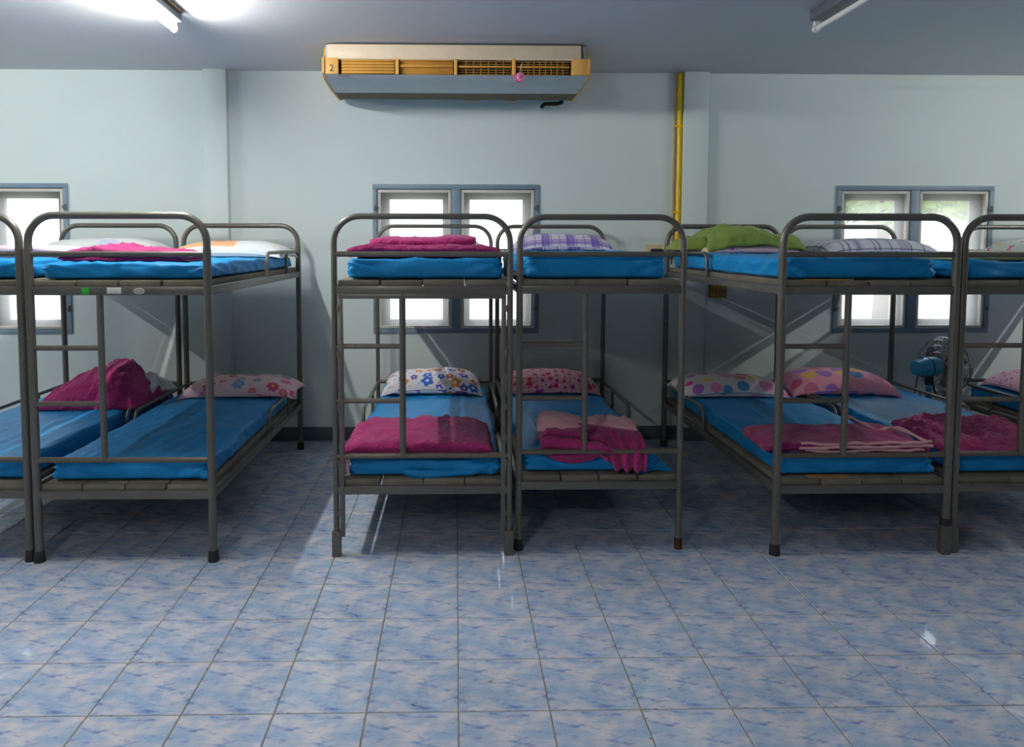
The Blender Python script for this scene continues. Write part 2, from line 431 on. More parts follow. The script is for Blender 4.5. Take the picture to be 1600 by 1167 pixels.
def grey_print(t, uv):
    x = t.sep(uv)
    b = t.ramp(t.noise(uv, 6, 3), [(.35, srgb(196, 202, 202)), (.65, srgb(214, 218, 216))])
    return t.mix(t.math('MULTIPLY', t.ramp(t.noise(uv, 3.2, 2, .5), [(.54, (0, 0, 0)), (.57, (1, 1, 1))]), .6), b, srgb(168, 176, 214))
M['p_grey'] = printed('pale_grey_lavender_print', grey_print)
M['p_white'] = printed('off_white_cotton', lambda t, uv: t.ramp(t.noise(uv, 5, 3), [(.3, srgb(206, 212, 206)), (.7, srgb(222, 226, 220))]))
def orange_print(t, uv):
    x = t.sep(uv)
    base = t.ramp(t.noise(uv, 4, 3), [(.35, srgb(206, 218, 222)), (.65, srgb(226, 226, 220))])
    base = print_layer(t, uv, base, 8, [srgb(240, 190, 110), srgb(200, 214, 222), srgb(236, 206, 150)], .30, 5, .3, None, .6, 1.0)
    e = t.math('ADD', x[0], t.math('MULTIPLY', t.math('SUBTRACT', t.noise(uv, 14, 3), .5), .14))
    m = t.math('MULTIPLY', t.math('LESS_THAN', e, .43), t.math('GREATER_THAN', x[1], .055))
    org = t.ramp(t.noise(uv, 5, 2), [(.3, srgb(226, 160, 110)), (.7, srgb(232, 186, 150))])
    return t.mix(m, base, org)
M['p_orange'] = printed('orange_and_white_floral_print', orange_print)
def plaid(name, bg, a, b, per=.17):
    def f(t, uv):
        x = t.sep(uv)
        c = t.mix(t.math('MULTIPLY', stripes(t, x[0], per, .08, .42), .75), bg, a)
        c = t.mix(t.math('MULTIPLY', stripes(t, x[1], per * .9, .1, .40), .55), c, a)
        c = t.mix(t.math('MULTIPLY', stripes(t, x[0], per / 3, .40, .52), .6), c, b)
        c = t.mix(t.math('MULTIPLY', stripes(t, x[1], per / 3, .42, .54), .55), c, b)
        return c
    return printed(name, f)
M['p_plaid_purple'] = plaid('purple_plaid_print', srgb(214, 208, 220), srgb(112, 84, 176), srgb(92, 66, 160))
def plaid_thin(t, uv):
    x = t.sep(uv)
    c = t.ramp(t.noise(uv, 5, 2), [(.3, srgb(196, 200, 212)), (.7, srgb(206, 204, 216))])
    c = t.mix(t.math('MULTIPLY', stripes(t, x[0], .21, .0, .30), .5), c, srgb(176, 196, 200))
    for p_, ph in ((.11, .0), (.21, .33)):
        c = t.mix(.75, c, t.mix(stripes(t, x[0], p_, .1, .16 if p_ > .12 else .18, ph), c, srgb(78, 72, 128)))
        c = t.mix(.75, c, t.mix(stripes(t, x[1], p_, .1, .16 if p_ > .12 else .18, ph), c, srgb(78, 72, 128)))
    c = t.mix(t.math('MULTIPLY', stripes(t, x[0], .30, .70, .86), .45), c, srgb(120, 106, 160))
    return c
M['p_plaid_grey'] = printed('grey_lavender_check_print', plaid_thin)

# ------------------------------------------------------------------ room shell
YW = 3.009; H = 2.82; XL, XR, YF = -7.2, 9.0, -6.5
WIN = [(-4.195, -2.935), (-0.642, 0.630), (2.925, 4.155)]
ZB, ZT = 0.837, 1.977
wall = MB(); TH = .13
xs = [XL] + [x for a in WIN for x in (a[0] + .02, a[1] - .02)] + [XR]
for i in range(0, len(xs), 2): wall.box(xs[i], xs[i + 1], YW, YW + TH, 0, H)
for a, b in WIN:
    wall.box(a + .02, b - .02, YW, YW + TH, 0, ZB + .02); wall.box(a + .02, b - .02, YW, YW + TH, ZT - .02, H)
struct('wall_back', wall, M['wall'], smooth=False)
struct('wall_left', MB().box(XL - .12, XL, YF, YW + TH, 0, H), M['wall_darkened'], smooth=False)
struct('wall_right', MB().box(XR, XR + .12, YF, YW + TH, 0, H), M['wall_darkened'], smooth=False)
struct('wall_front', MB().box(XL, XR, YF - .12, YF, 0, H), M['wall_darkened'], smooth=False)
struct('ceiling', MB().box(XL - .12, XR + .12, YF - .12, YW + TH, H, H + .1), M['ceiling'], smooth=False)
PIL = [(-1.893, -1.718), (1.714, 1.904)]; PD = .06
for k, (a, b) in enumerate(PIL):
    struct('trim_%d' % (k + 1), MB().box(a, b, YW - PD, YW, 0, H, .004), M['wall'])
bb = MB(); cuts = [XL, PIL[0][0], PIL[0][1], PIL[1][0], PIL[1][1], XR]
for i in range(0, 6, 2): bb.box(cuts[i], cuts[i + 1], YW - .012, YW, 0, .106, .003)
for a, b in PIL: bb.box(a - .010, b + .010, YW - PD - .012, YW, 0, .106, .003)
struct('baseboard_back', bb, M['base'])
struct('baseboard_left', MB().box(XL, XL + .012, YF, YW - .02, 0, .106), M['base'])
struct('baseboard_right', MB().box(XR - .012, XR, YF, YW - .02, 0, .106), M['base'])

# floor: slab of grout with one tile object per tile of the view
floor = struct('floor', MB().box(XL, XR, YF, YW, -.06, -.0025), M['grout'], smooth=False)
TS = .3; GAP = .0022; BV = .0018
def tile_geo(mb, x, y):
    a, b = GAP, TS - GAP
    o = len(mb.v)
    vs_ = [(x + a, y + a, -.012), (x + b, y + a, -.012), (x + b, y + b, -.012), (x + a, y + b, -.012),
           (x + a, y + a, -BV), (x + b, y + a, -BV), (x + b, y + b, -BV), (x + a, y + b, -BV),
           (x + a + BV, y + a + BV, 0), (x + b - BV, y + a + BV, 0), (x + b - BV, y + b - BV, 0), (x + a + BV, y + b - BV, 0)]
    for i, p in enumerate(vs_): mb.uv[o + i] = ((p[0] - x) / TS, (p[1] - y) / TS)
    fs = [(8, 9, 10, 11)]
    for k in range(4):
        k2 = (k + 1) % 4
        fs += [(k, k2, 4 + k2, 4 + k), (4 + k, 4 + k2, 8 + k2, 8 + k)]
    mb.add(vs_, fs)
one = MB(); tile_geo(one, 0, 0)
first = one.build('tile', M['tile'], floor, smooth=False, recalc=False)
inv = cam.matrix_world.inverted()
def to_px(p):
    q = inv @ Vector(p)
    if q.z > -.05: return None
    return (735.3 + 1137.45 * q.x / -q.z, 454.83 - 1137.45 * q.y / -q.z)
vis, rest = [], []
ni0, ni1 = int(XL / TS), int(XR / TS); nj0, nj1 = int(YF / TS) + 1, 9
for j in range(nj0, nj1 + 1):
    for i in range(ni0, ni1):
        x, y = i * TS, j * TS
        q = to_px((x + TS / 2, y + TS / 2, 0))
        if q and -60 < q[0] < 1660 and 0 < q[1] < 1200: vis.append((y, abs(x), i, j))
        else: rest.append((i, j))
vis.sort(); rest += [(i, j) for _, _, i, j in vis[300:]]
for k, (_, _, i, j) in enumerate(vis[:300]):
    o = first if k == 0 else first.copy()
    if k: C.objects.link(o); o.parent = floor
    o.location = (i * TS, j * TS, 0)
rt = MB()
for i, j in rest: tile_geo(rt, i * TS, j * TS)
for i in range(ni0, ni1): rt.box(i * TS + GAP, (i + 1) * TS - GAP, 10 * TS + GAP, YW - .001, -.012, 0)
r_ = rt.build('tile_field', M['tile'], floor, smooth=False, recalc=False); r_['kind'] = 'stuff'

# windows
def window(n, x0, x1):
    y0, y1 = YW - .012, YW + .05
    fr = MB(); fw = .034
    fr.box(x0, x1, y0, y1, ZT - .036, ZT, .003); fr.box(x0, x1, y0, y1, ZB, ZB + .034, .003)
    fr.box(x0, x0 + fw, y0, y1, ZB + .034, ZT - .036, .003); fr.box(x1 - fw, x1, y0, y1, ZB + .034, ZT - .036, .003)
    xm = (x0 + x1) / 2 + .0
    fr.box(xm - .034, xm + .034, y0, y1, ZB + .034, ZT - .036, .003)
    win = struct('window_%d' % n, fr, M['frame'])
    for k, (a, b) in enumerate(((x0 + fw, xm - .034), (xm + .034, x1 - fw))):
        a += .006; b -= .006; zb, zt = ZB + .038, ZT - .042; s_ = .02
        sh = MB()
        ys0, ys1 = YW - .004, YW + .03
        sh.box(a, b, ys0, ys1, zt - s_, zt, .002); sh.box(a, b, ys0, ys1, zb, zb + s_, .002)
        sh.box(a, a + s_, ys0, ys1, zb + s_, zt - s_, .002); sh.box(b - s_, b, ys0, ys1, zb + s_, zt - s_, .002)
        sash = sh.build('sash', M['sash'], win)
        MB().box(a + s_ - .004, b - s_ + .004, YW + .012, YW + .017, zb + s_ - .004, zt - s_ + .004).build('pane', M['pane'], sash, smooth=False)
        hx = x0 + fw * .55 if k == 0 else x1 - fw * .55
        for hz in (1.80, 1.03):
            hd = MB().box(hx - .008, hx + .008, y0 - .014, y0 + .002, hz - .022, hz + .022, .003)
            hd.box(hx - (.0 if k == 0 else .022), hx + (.022 if k == 0 else .0), y0 - .010, y0, hz - .012, hz + .012, .002)
            hd.build('hinge', M['fixture'], win)
    # outer shutter frame that narrows the opening
    of = MB(); ya, yb = YW + .085, YW + .115
    zt2, zb2 = 1.868, .935
    of.box(x0 + .021, x1 - .021, ya, yb, zt2, ZT - .021); of.box(x0 + .021, x1 - .021, ya, yb, ZB + .021, zb2)
    of.box(x0 + .021, x0 + .120, ya, yb, zb2, zt2); of.box(x1 - .120, x1 - .021, ya, yb, zb2, zt2)
    of.box(xm - .105, xm + .105, ya, yb, zb2, zt2)
    of.build('outer_frame', M['outer'], win, smooth=False)
for n, (a, b) in enumerate(WIN): window(n + 1, a, b)

# outside: pale yard and a tree beyond the right window
struct('ground', MB().box(-20, 24, YW + TH + .02, 30, -.3, -.12), M['soil'], smooth=False)
def tree(x, y, h, r, label, seed):
    t = empty('yard_tree', (x, y, -.12), label, 'tree', 'trees outside the windows')
    MB().tube([(0, 0, 0), (.05, 0, h * .3), (0, .05, h * .62)], [.14, .11, .07], 10).build('trunk', M['bark'], t)
    rr = random.Random(seed); fo = MB()
    for _ in range(1500):
        th = rr.uniform(0, 2 * PI); ph = math.acos(rr.uniform(-1, 1)); q = rr.uniform(.45, 1) ** .5
        c = Vector((r * q * math.sin(ph) * math.cos(th), r * q * math.sin(ph) * math.sin(th), h * .74 + h * .26 * q * math.cos(ph)))
        a = Vector((rr.gauss(0, 1), rr.gauss(0, 1), rr.gauss(0, 1))).normalized(); b = a.orthogonal().normalized(); s_ = rr.uniform(.10, .2)
        fo.add([c - a * s_, c + b * s_ * .45, c + a * s_, c - b * s_ * .45], [(0, 1, 2, 3)])
    f = fo.build('foliage', M['leaf'], t, smooth=False, recalc=False); f['kind'] = 'stuff'
tree(6.6, 8.6, 4.0, 1.5, 'leafy green tree outside the right-hand window', 3)
tree(9.4, 10.0, 4.2, 1.7, 'leafy green tree outside, farther right behind the right-hand window', 5)

# ------------------------------------------------------------------ ceiling lamps
def lamp(x, yfar, lit, label):
    t = empty('ceiling_lamp', (x, yfar - .62, H), label, 'lamp')
    L = .62
    MB().box(-.042, .042, -L, L - .005, -.058, -.001, .004).build('lamp_body', M['fixture'], t)
    MB().box(.042, .060, -L + .01, L - .03, -.018, -.001, .002).build('mounting_strip', M['brown'], t)
    for s_ in (-1, 1):
        hb = MB().box(-.014, .014, s_ * L - .012, s_ * L + .012, -.082, -.055, .003)
        hb.lathe([(.019, -.014), (.021, -.010), (.021, .010), (.019, .014)], 16, Matrix.Translation((0, s_ * L, -.097)) @ Matrix.Rotation(PI / 2, 4, 'X'))
        hb.build('lamp_holder', M['white'], t)
    MB().tube([(0, -L + .016, -.097), (0, L - .016, -.097)], .0145, 16).build('lamp_tube', M['tube_lit'] if lit else M['tube_off'], t)
    return t
names = ['burning fluorescent tube on the ceiling above the left bunk beds', 'unlit fluorescent tube on the ceiling at upper right',
         'burning fluorescent tube on the ceiling by the left end of the room', 'burning fluorescent tube on the ceiling by the right end of the room',
         'burning fluorescent tube behind the viewer, left', 'unlit fluorescent tube behind the viewer, right', 'unlit fluorescent tube behind the viewer, far left', 'unlit fluorescent tube behind the viewer, far right']
for (x, y, l), nm in zip(LAMPS, names): lamp(x, y, l, nm)

# ------------------------------------------------------------------ air conditioner
def air_conditioner():
    t = empty('air_conditioner', (0, YW, H), 'long beige and grey air conditioner with yellowed louvers under the ceiling', 'air conditioner')
    # local: x right, y toward wall (0 = wall), z down from ceiling
    X0, X1 = -.86, .85
    yf = -.80
    MB().prism([(yf + .03, -.012), (-.01, -.012), (-.01, -.20), (-.14, -.222), (-.40, -.222), (yf + .10, -.203), (yf + .10, -.105), (yf + .03, -.105)], X0 + .008, X1 - .008).build('housing', M['casing'], t, angle=20)
    MB().box(X0 + .025, X1 - .045, yf, yf + .035, -.100, -.012, .006).build('top_panel', M['beige'], t)
    MB().box(X0 + .03, X1 - .03, yf + .085, yf + .095, -.205, -.1).build('outlet_shade_plate', M['dark'], t)  # plate behind the louvers, the recess's shade put into its colour
    # curved lower front panel
    MB().prism([(yf - .01, -.207), (yf + .05, -.226), (yf + .20, -.236), (yf + .40, -.240), (yf + .40, -.226), (yf + .10, -.208)], X0 + .004, X1 - .004).build('lower_panel', M['casing'], t, angle=25)
    ig = MB()
    for k in range(9): ig.box(X0 + .006, X1 - .006, yf + .415 + k * .026, yf + .430 + k * .026, -.238, -.222)
    ig.box(X0 + .006, X1 - .006, yf + .40, yf + .655, -.230, -.222)
    g = ig.build('intake_grille', M['intake'], t, smooth=False)
    for xx in (.08, .36): MB().box(xx, xx + .08, -.16, -.13, -.252, -.232, .003).build('latch', M['beige'], t)
    # side caps
    for s_, xx in ((-1, X0 - .02), (1, X1 - .005)):
        MB().prism([(yf + .03, -.085), (yf - .02, -.105), (yf - .024, -.200), (yf + .03, -.226), (yf + .25, -.243), (yf + .40, -.246), (-.135, -.242), (-.02, -.21), (-.02, -.02), (yf + .06, -.02)], xx + (.012 if s_ < 0 else 0), xx + (.026 if s_ < 0 else .014)).build('side_cap', M['amber'], t, angle=25)
    # corner blocks and dividers of the outlet
    bl = [(X0 + .005, X0 + .095), (X1 - .105, X1 - .005)]
    for a, b in bl: MB().box(a, b, yf - .012, yf + .06, -.205, -.102, .004).build('corner_block', M['amber'], t)
    a0, a1 = X0 + .095, X1 - .105; sw = (a1 - a0) / 4
    for k in range(1, 4): MB().box(a0 + k * sw - .011, a0 + k * sw + .011, yf - .012, yf + .06, -.205, -.102, .003).build('divider', M['amber'], t)
    MB().box(X0 + .01, X1 - .01, yf - .008, yf + .01, -.110, -.100).build('outlet_rim', M['beige'], t)
    hm = {}
    def slat(k, z, h, tilt, y, dp=.008):
        key = (round(h, 4), round(tilt, 2))
        if key not in hm:
            m_ = MB().box(-sw / 2 + .018, sw / 2 - .018, -dp, dp, -h / 2, h / 2, .001)
            o = m_.build('louver', M['amberdark'], t); hm[key] = o
        else:
            o = hm[key].copy(); C.objects.link(o); o.parent = t
        o.location = (a0 + (k + .5) * sw, y, z); o.rotation_euler = (tilt, 0, 0)
    vm = None
    for k in range(4):
        if k == 0:
            for q in range(5): slat(k, -.115 - q * .019, .016, -.35, yf + .008)
        elif k == 1:
            slat(k, -.112, .012, -.3, yf + .006); slat(k, -.150, .012, -.2, yf + .006)
            for q in range(6): slat(k, -.124 - q * .0135, .008, -.7, yf + .02)
        else:
            slat(k, -.152, .011, -.2, yf + .004)
            for z in (-.117, -.132, -.169, -.184, -.198): slat(k, z, .0035, 0, yf + .014, .002)
        if k > 0:
            for q in range(1, 7 if k < 3 else 9):
                if vm is None:
                    vm = MB().box(-.0022, .0022, -.003, .003, -.048, .048).build('vane', M['amberdark'], t); o = vm
                else:
                    o = vm.copy(); C.objects.link(o); o.parent = t
                o.location = (a0 + k * sw + .018 + (sw - .036) * q / (7 if k < 3 else 9), yf + .022, -.154)
    # maker's badge (plain oval) and the number
    bd = MB().lathe([(.028, 0), (.028, .002), (.024, .003)], 24, Matrix.Translation((X0 + .13, yf - .006, -.2165)) @ Matrix.Rotation(1.25, 4, 'X') @ Matrix.Diagonal((1, .32, 1, 1)))
    bd.build('badge', M['fixture'], t)
    cu = bpy.data.curves.new('digit', 'FONT'); cu.body = '2'; cu.size = .06; cu.align_x = 'CENTER'; cu.extrude = .0006
    to = bpy.data.objects.new('digit', cu); C.objects.link(to)
    dg = bpy.context.evaluated_depsgraph_get(); me = bpy.data.meshes.new_from_object(to.evaluated_get(dg))
    bpy.data.objects.remove(to)
    me.materials.clear(); me.materials.append(M['black'])
    o = bpy.data.objects.new('number', me); C.objects.link(o); o.parent = t
    o.location = (X0 + .052, yf - .0135, -.188); o.rotation_euler = (PI / 2, 0, 0); o['label'] = 'black number 2'
    MB().tube(arc_path([(X1 - .06, -.10, -.235), (X1 - .10, -.10, -.252), (X1 - .20, -.11, -.256), (X1 - .225, -.11, -.285)], .02), .015, 10).build('drain_hose', M['black'], t)
    MB().tube([(X1 - .04, yf + .015, -.004), (X1 - .035, yf + .015, -.095)], .005, 8).build('hanger_rod', M['black'], t)
air_conditioner()

def yoyo():
    x, y, z = .402, YW - .83, 2.595
    t = empty('yoyo', (x, y, z), 'pink round yo-yo toy hanging by a string from the air conditioner', 'toy')
    R = Matrix.Rotation(math.radians(28), 4, 'Z') @ Matrix.Rotation(PI / 2, 4, 'X')
    for s_, m_ in ((1, 'pink'), (-1, 'pinkdark')):
        MB().lathe([(.006, s_ * .002), (.026, s_ * .005), (.030, s_ * .010), (.029, s_ * .016), (.022, s_ * .021), (.004, s_ * .022)], 24, R).build('disc', M[m_], t)
    MB().lathe([(.010, .0205), (.010, .0232), (.006, .0238)], 16, R).build('hub_print', M['pinkdark'], t)
    MB().tube([(0, 0, .006), (.004, -.004, .05), (.012, .012, .088)], .0016, 6).build('string', M['string'], t)
yoyo()

# ------------------------------------------------------------------ pipes, outlets on the wall
pp = empty('yellow_pipe', (1.69, YW - .025, 1.42), 'yellow vertical pipe running down the wall beside the right pilaster', 'pipe')
MB().tube([(0, 0, 0), (.004, 0, .7), (0, 0, 1.395)], .019, 14).build('pipe_run', M['yellow'], pp)
MB().tube([(0, 0, 1.22), (0, 0, 1.27)], .0225, 14).build('coupling', M['yellow'], pp)
MB().tube([(0, 0, 0), (0, .02, -.01)], .012, 8).build('pipe_end', M['yellow'], pp)
for zz in (.35, 1.0): MB().box(-.03, .03, -.0205, .024, zz - .008, zz + .008, .002).build('clip', M['yellow'], pp)
tag(MB().box(1.646, 1.664, YW - .014, YW - .0005, 1.5, H - .001, .002).build('cable_trunking', M['cream']), 'narrow cream cable trunking beside the yellow pipe', 'trunking')
def outlet(x0, x1, z0, z1, label, m_, plugs):
    t = empty('wall_outlet', ((x0 + x1) / 2, YW, (z0 + z1) / 2), label, 'outlet')
    w_, h_ = (x1 - x0) / 2, (z1 - z0) / 2
    MB().box(-w_, w_, -.030, -.0005, -h_, h_, .004).build('back_box', M[m_], t)
    for s_ in (-1, 1):
        MB().box(s_ * w_ * .5 - w_ * .38, s_ * w_ * .5 + w_ * .38, -.034, -.029, -h_ * .6, h_ * .6, .002).build('socket_plate', M['cream' if plugs else m_], t)
        for q in (-1, 1): MB().box(s_ * w_ * .5 + q * .012 - .003, s_ * w_ * .5 + q * .012 + .003, -.0352, -.0335, -.01, .01).build('socket_hole', M['black'], t)
    for (px, pw) in plugs:
        p = MB().box(px - pw, px + pw, -.066, -.034, -.018, .016, .006)
        p.tube(arc_path([(px, -.06, -.005), (px, -.085, -.01), (px, -.085, -.10)], .02), .005, 8)
        p.build('plug', M['black'], t)
outlet(1.448, 1.665, 1.425, 1.522, 'cream wall outlet with black plugs at the foot of the yellow pipe', 'cream', [(-.03, .045), (.045, .012), (.075, .012)])
t_ = outlet(1.95, 2.085, 1.112, 1.21, 'brown wall outlet under the green blanket bunk', 'brown', [])

# ------------------------------------------------------------------ bunk beds
L = 1.92
def bunk(name_label, xl, yf, W, r=.019, ra=None, rz=0.0, feet='cap', inner=False, boards=(4, 4), seed=1, ladder=True):
    ra = ra or r - .0015
    rd = random.Random(seed)
    t = empty('bunk_bed', (xl, yf, 0), name_label, 'bunk bed', 'grey steel bunk beds', rz)
    m = M['metal']; mw = M['metal_worn']
    for e, y in ((0, 0.0), (1, L)):
        for x in (0, W):
            MB().tube([(x, y, .0 if e else .02), (x, y, .7), (x, y, 1.50)], r, 14).build('post', m, t)
        MB().tube(arc_path([(0, y, 1.50), (0, y, 1.655), (W, y, 1.655), (W, y, 1.50)], .125, 9), ra if not inner else r, 14).build('top_rail', m, t)
        MB().tube([(0, y, 1.475), (W, y, 1.475)], .0135, 10).build('end_rail', m, t)
        MB().tube([(0, y, .495), (W, y, .495)], .0135, 10).build('end_rail', mw, t)
        for z in (1.302, .327):
            MB().box(r * .6, W - r * .6, y - .012, y + .016, z - .02, z + .02, .002).build('cross_beam', m, t)
    for x in (0, W):
        for z in (1.302, .327):
            MB().box(x - .012, x + .012, r * .6, L - r * .6, z - .02, z + .02, .002).build('side_beam', m, t)
        for z0, z1 in ((1.322, 1.468), (.347, .487)):
            sg = MB().tube(arc_path([(x, L - .005, z1), (x, 1.055, z1), (x, 1.055, z0 - .02)], .06, 6), .0115, 10)
            sg.tube([(x, 1.56, z1), (x, 1.56, z0 - .02)], .0095, 10)
            sg.build('side_guard', m, t)
    if ladder:
        lx = .325
        MB().tube([(lx, 0, .495), (lx, 0, 1.285)], .0155, 12).build('ladder_stile', m, t)
        for z in (1.032, .766): MB().tube([(0, 0, z), (lx, 0, z)], .0125, 10).build('ladder_rung', mw, t)
    # lengthwise boards on the beams
    for z, nb in ((1.3225, boards[0]), (.3475, boards[1])):
        ed = .016; bw = (W - 2 * ed) / nb
        for k in range(nb):
            g0 = rd.uniform(.001, .007); a = ed + k * bw + g0; b = ed + (k + 1) * bw - rd.uniform(.001, .007)
            dz = rd.uniform(0, .003)
            o = MB().box(a, b, -.004 + rd.uniform(0, .012), L - .002, z - .0008, z + .0265 + dz, .002).build('board', M['board'], t)
    # feet
    for i, (x, y) in enumerate(((0, 0), (W, 0), (0, L), (W, L))):
        if inner and y == 0:
            MB().box(x - .021, x + .021, -.021, .021, 0, .125, .002).build('foot_sleeve', m, t)
        elif feet == 'square' and y == 0:
            MB().box(x - .021, x + .021, y - .021, y + .021, 0, .13, .002).build('foot_sleeve', m, t)
        elif feet == 'cap' or y > 0 or i == 0:
            MB().lathe([(r + .007, 0), (r + .007, .010), (r + .0035, .052), (r + .001, .055)], 16, Matrix.Translation((x, y, 0))).build('foot_cap', M['rubber'], t)
        elif feet == 'rust':
            MB().lathe([(r + .003, 0), (r + .003, .055), (r, .057)], 16, Matrix.Translation((x, y, 0))).build('foot_cap', M['rust'], t)
        else:
            MB().box(x - .022, x + .022, y - .022, y + .022, 0, .145, .002).build('foot_sleeve', m, t)
            MB().lathe([(r + .002, .145), (r + .005, .147), (r + .005, .178), (r + .002, .18)], 16, Matrix.Translation((x, y, 0))).build('rubber_band', M['rubber'], t)
    if inner:
        for s_, x in ((1, 0), (-1, W)):
            MB().box(x + s_ * .030 - .011, x + s_ * .030 + .011, -.013, .012, .098, 1.288, .002).build('inner_post', m, t)
        MB().box(.02, W - .02, -.014, .012, 1.262, 1.284, .002).build('inner_beam', m, t)
        lo = MB()
        for zz in (.2, .45, .72, .98, 1.2):
            for x in (.018, W - .018): lo.box(x - .008, x + .008, -.016, .010, zz, zz + .03, .002)
        lo.build('weld_plate', mw, t)
    return t
beds = {}
GX = {'B1': (-2.885, .875, .83), 'B2': (-2.005, .86, .83), 'B3': (-.591, .905, .843), 'B4': (.303, .960, .803),
      'B5': (1.560, .880, .846), 'B6': (2.456, .900, .83), 'B7': (3.80, .90, .83)}
beds['B1'] = bunk('leftmost grey steel bunk bed, cut by the left edge of the picture', *GX['B1'], seed=1)
beds['B2'] = bunk('grey steel bunk bed with stickers on its frame, second from the left', *GX['B2'], seed=2, rz=-.006)
beds['B3'] = bunk('grey steel bunk bed with doubled posts, left of the middle pair', *GX['B3'], r=.0145, inner=True, seed=3)
beds['B4'] = bunk('grey steel bunk bed with the purple plaid pillow, right of the middle pair', *GX['B4'], r=.0165, feet='rust', boards=(3, 4), seed=4)
beds['B5'] = bunk('grey steel bunk bed carrying the moss green blanket on top', *GX['B5'], r=.0195, feet='sleeve', seed=5)
beds['B6'] = bunk('grey steel bunk bed with the pale green blanket on top', *GX['B6'], r=.0185, feet='square', boards=(3, 3), seed=6)
beds['B7'] = bunk('rightmost grey steel bunk bed, cut by the right edge beyond the blue fan', *GX['B7'], seed=7)
# stickers on the second bed
b2 = beds['B2']
MB().box(.247, .282, -.0135, -.0118, 1.286, 1.318, .0004).build('sticker', M['stickerg'], b2)['label'] = 'green sticker'
MB().box(.365, .432, -.0135, -.0118, 1.290, 1.318, .0004).build('sticker', M['stickerw'], b2)['label'] = 'torn white sticker'
def lips(k):
    return lambda u, v: (0, 0, 0)
lp = MB()
lp.lathe([(.026, -.0008), (.026, .0008)], 28, Matrix.Translation((.514, -.0128, 1.302)) @ Matrix.Rotation(PI / 2, 4, 'X') @ Matrix.Diagonal((1, .55, 1, 1)))
ls = lp.build('sticker', M['stickerw'], b2); ls['label'] = 'white oval lips sticker'
lq = MB()
for s_ in (-1, 1):
    pts = [(.514 + x, -.0140, 1.302 + s_ * (.0085 * (1 - (x / .02) ** 2) - (.003 * math.exp(-(x / .004) ** 2) if s_ > 0 else 0)) + s_ * .0006) for x in [(-.02 + .04 * i / 12) for i in range(13)]]
    lq.tube(pts, .0012, 6)
lq.tube([(.494, -.0140, 1.302), (.534, -.0140, 1.302)], .0008, 6)
lq.build('lip_outline', M['rust'], ls)

# ------------------------------------------------------------------ mattresses
def mattress(x0, x1, y0, y1, z0, z1, label, seed, sag=0.0, corner=None):
    cx, cy = (x0 + x1) / 2, (y0 + y1) / 2; w_, d_, h_ = x1 - x0, y1 - y0, z1 - z0
    r = min(.032, h_ * .42)
    nx, ny, nzz = 30, 64, 10
    vmap = {}; mb = MB()
    def P(a, b, c):
        k = (a, b, c)
        if k in vmap: return vmap[k]
        p = Vector(((a / nx - .5) * w_, (b / ny - .5) * d_, (c / nzz) * h_))
        q = Vector((max(-w_ / 2 + r, min(w_ / 2 - r, p.x)), max(-d_ / 2 + r, min(d_ / 2 - r, p.y)), max(r, min(h_ - r, p.z))))
        dv = p - q
        n = dv.normalized() if dv.length > 1e-6 else Vector((0, 0, 1))
        if dv.length > r: p = q + n * r
        wx_, wy_ = p.x + seed * 3.1, p.y + seed * 1.7
        top = c / nzz
        amp = .0
        if n.z > -.5:
            # diagonal drag folds and gentle lumps
            fold = ridge(wx_ * 3.2 + wy_ * 2.2, (wy_ - wx_) * .8, seed) ** 3
            fold2 = ridge(wx_ * 11 - wy_ * 2.4, wy_ * 1.0, seed + 5) ** 4
            amp = .009 * fold + .008 * fold2 + .008 * nz(wx_ * 2.3, wy_ * 2.0, seed)
            if n.z < .6:
                sf = ridge((p.x + p.y) * 6 + p.z * 9, p.z * 7 + seed, seed * 2.0) ** 3
                amp = .014 * sf + .012 * nz(wx_ * 5, wy_ * 5, p.z * 8) - .009
                cd = (w_ / 2 - abs(p.x)) + (p.y + d_ / 2)       # folds fanning out from the front corners
                if cd < .26:
                    an = math.atan2(h_ - p.z, cd + .02)
                    amp += .012 * (1 - cd / .26) * math.sin(an * 13 + seed)
            p = p + n * amp
        p.z -= sag * top * max(0, p.y / d_ + .1)
        p.z = max(p.z, 0.0)
        if c == 0: p.z += .003 * (1 + nz(wx_ * 8, wy_ * 8))
        vmap[k] = len(mb.v); mb.v.append(tuple(p)); return vmap[k]
    def face(*k): mb.f.append(tuple(P(*q) for q in k)); mb.mi.append(0)
    for a in range(nx):
        for b in range(ny):
            face((a, b, nzz), (a + 1, b, nzz), (a + 1, b + 1, nzz), (a, b + 1, nzz)); face((a, b, 0), (a, b + 1, 0), (a + 1, b + 1, 0), (a + 1, b, 0))
    for a in range(nx):
        for c in range(nzz):
            face((a, 0, c), (a + 1, 0, c), (a + 1, 0, c + 1), (a, 0, c + 1)); face((a, ny, c), (a, ny, c + 1), (a + 1, ny, c + 1), (a + 1, ny, c))
    for b in range(ny):
        for c in range(nzz):
            face((0, b, c), (0, b, c + 1), (0, b + 1, c + 1), (0, b + 1, c)); face((nx, b, c), (nx, b + 1, c), (nx, b + 1, c + 1), (nx, b, c + 1))
    o = mb.build('mattress', M['blue'], angle=180)
    o.location = (cx, cy, z0)
    tag(o, label, 'mattress', 'blue sheeted mattresses')
    if corner:
        corner(o, w_, d_, h_)
    return o
ZU, ZL = 1.351, .3765
mattress(-2.85, -2.085, .93, 2.76, ZU, 1.440, 'blue mattress on the upper bunk of the leftmost bed', 11)
mattress(-2.85, -2.085, .93, 2.76, ZL, .470, 'blue mattress under the heaped magenta quilt, lower bunk of the leftmost bed', 12)
mattress(-1.975, -1.200, .895, 2.74, ZU, 1.432, 'blue mattress on the upper bunk of the bed with stickers', 13, .01)
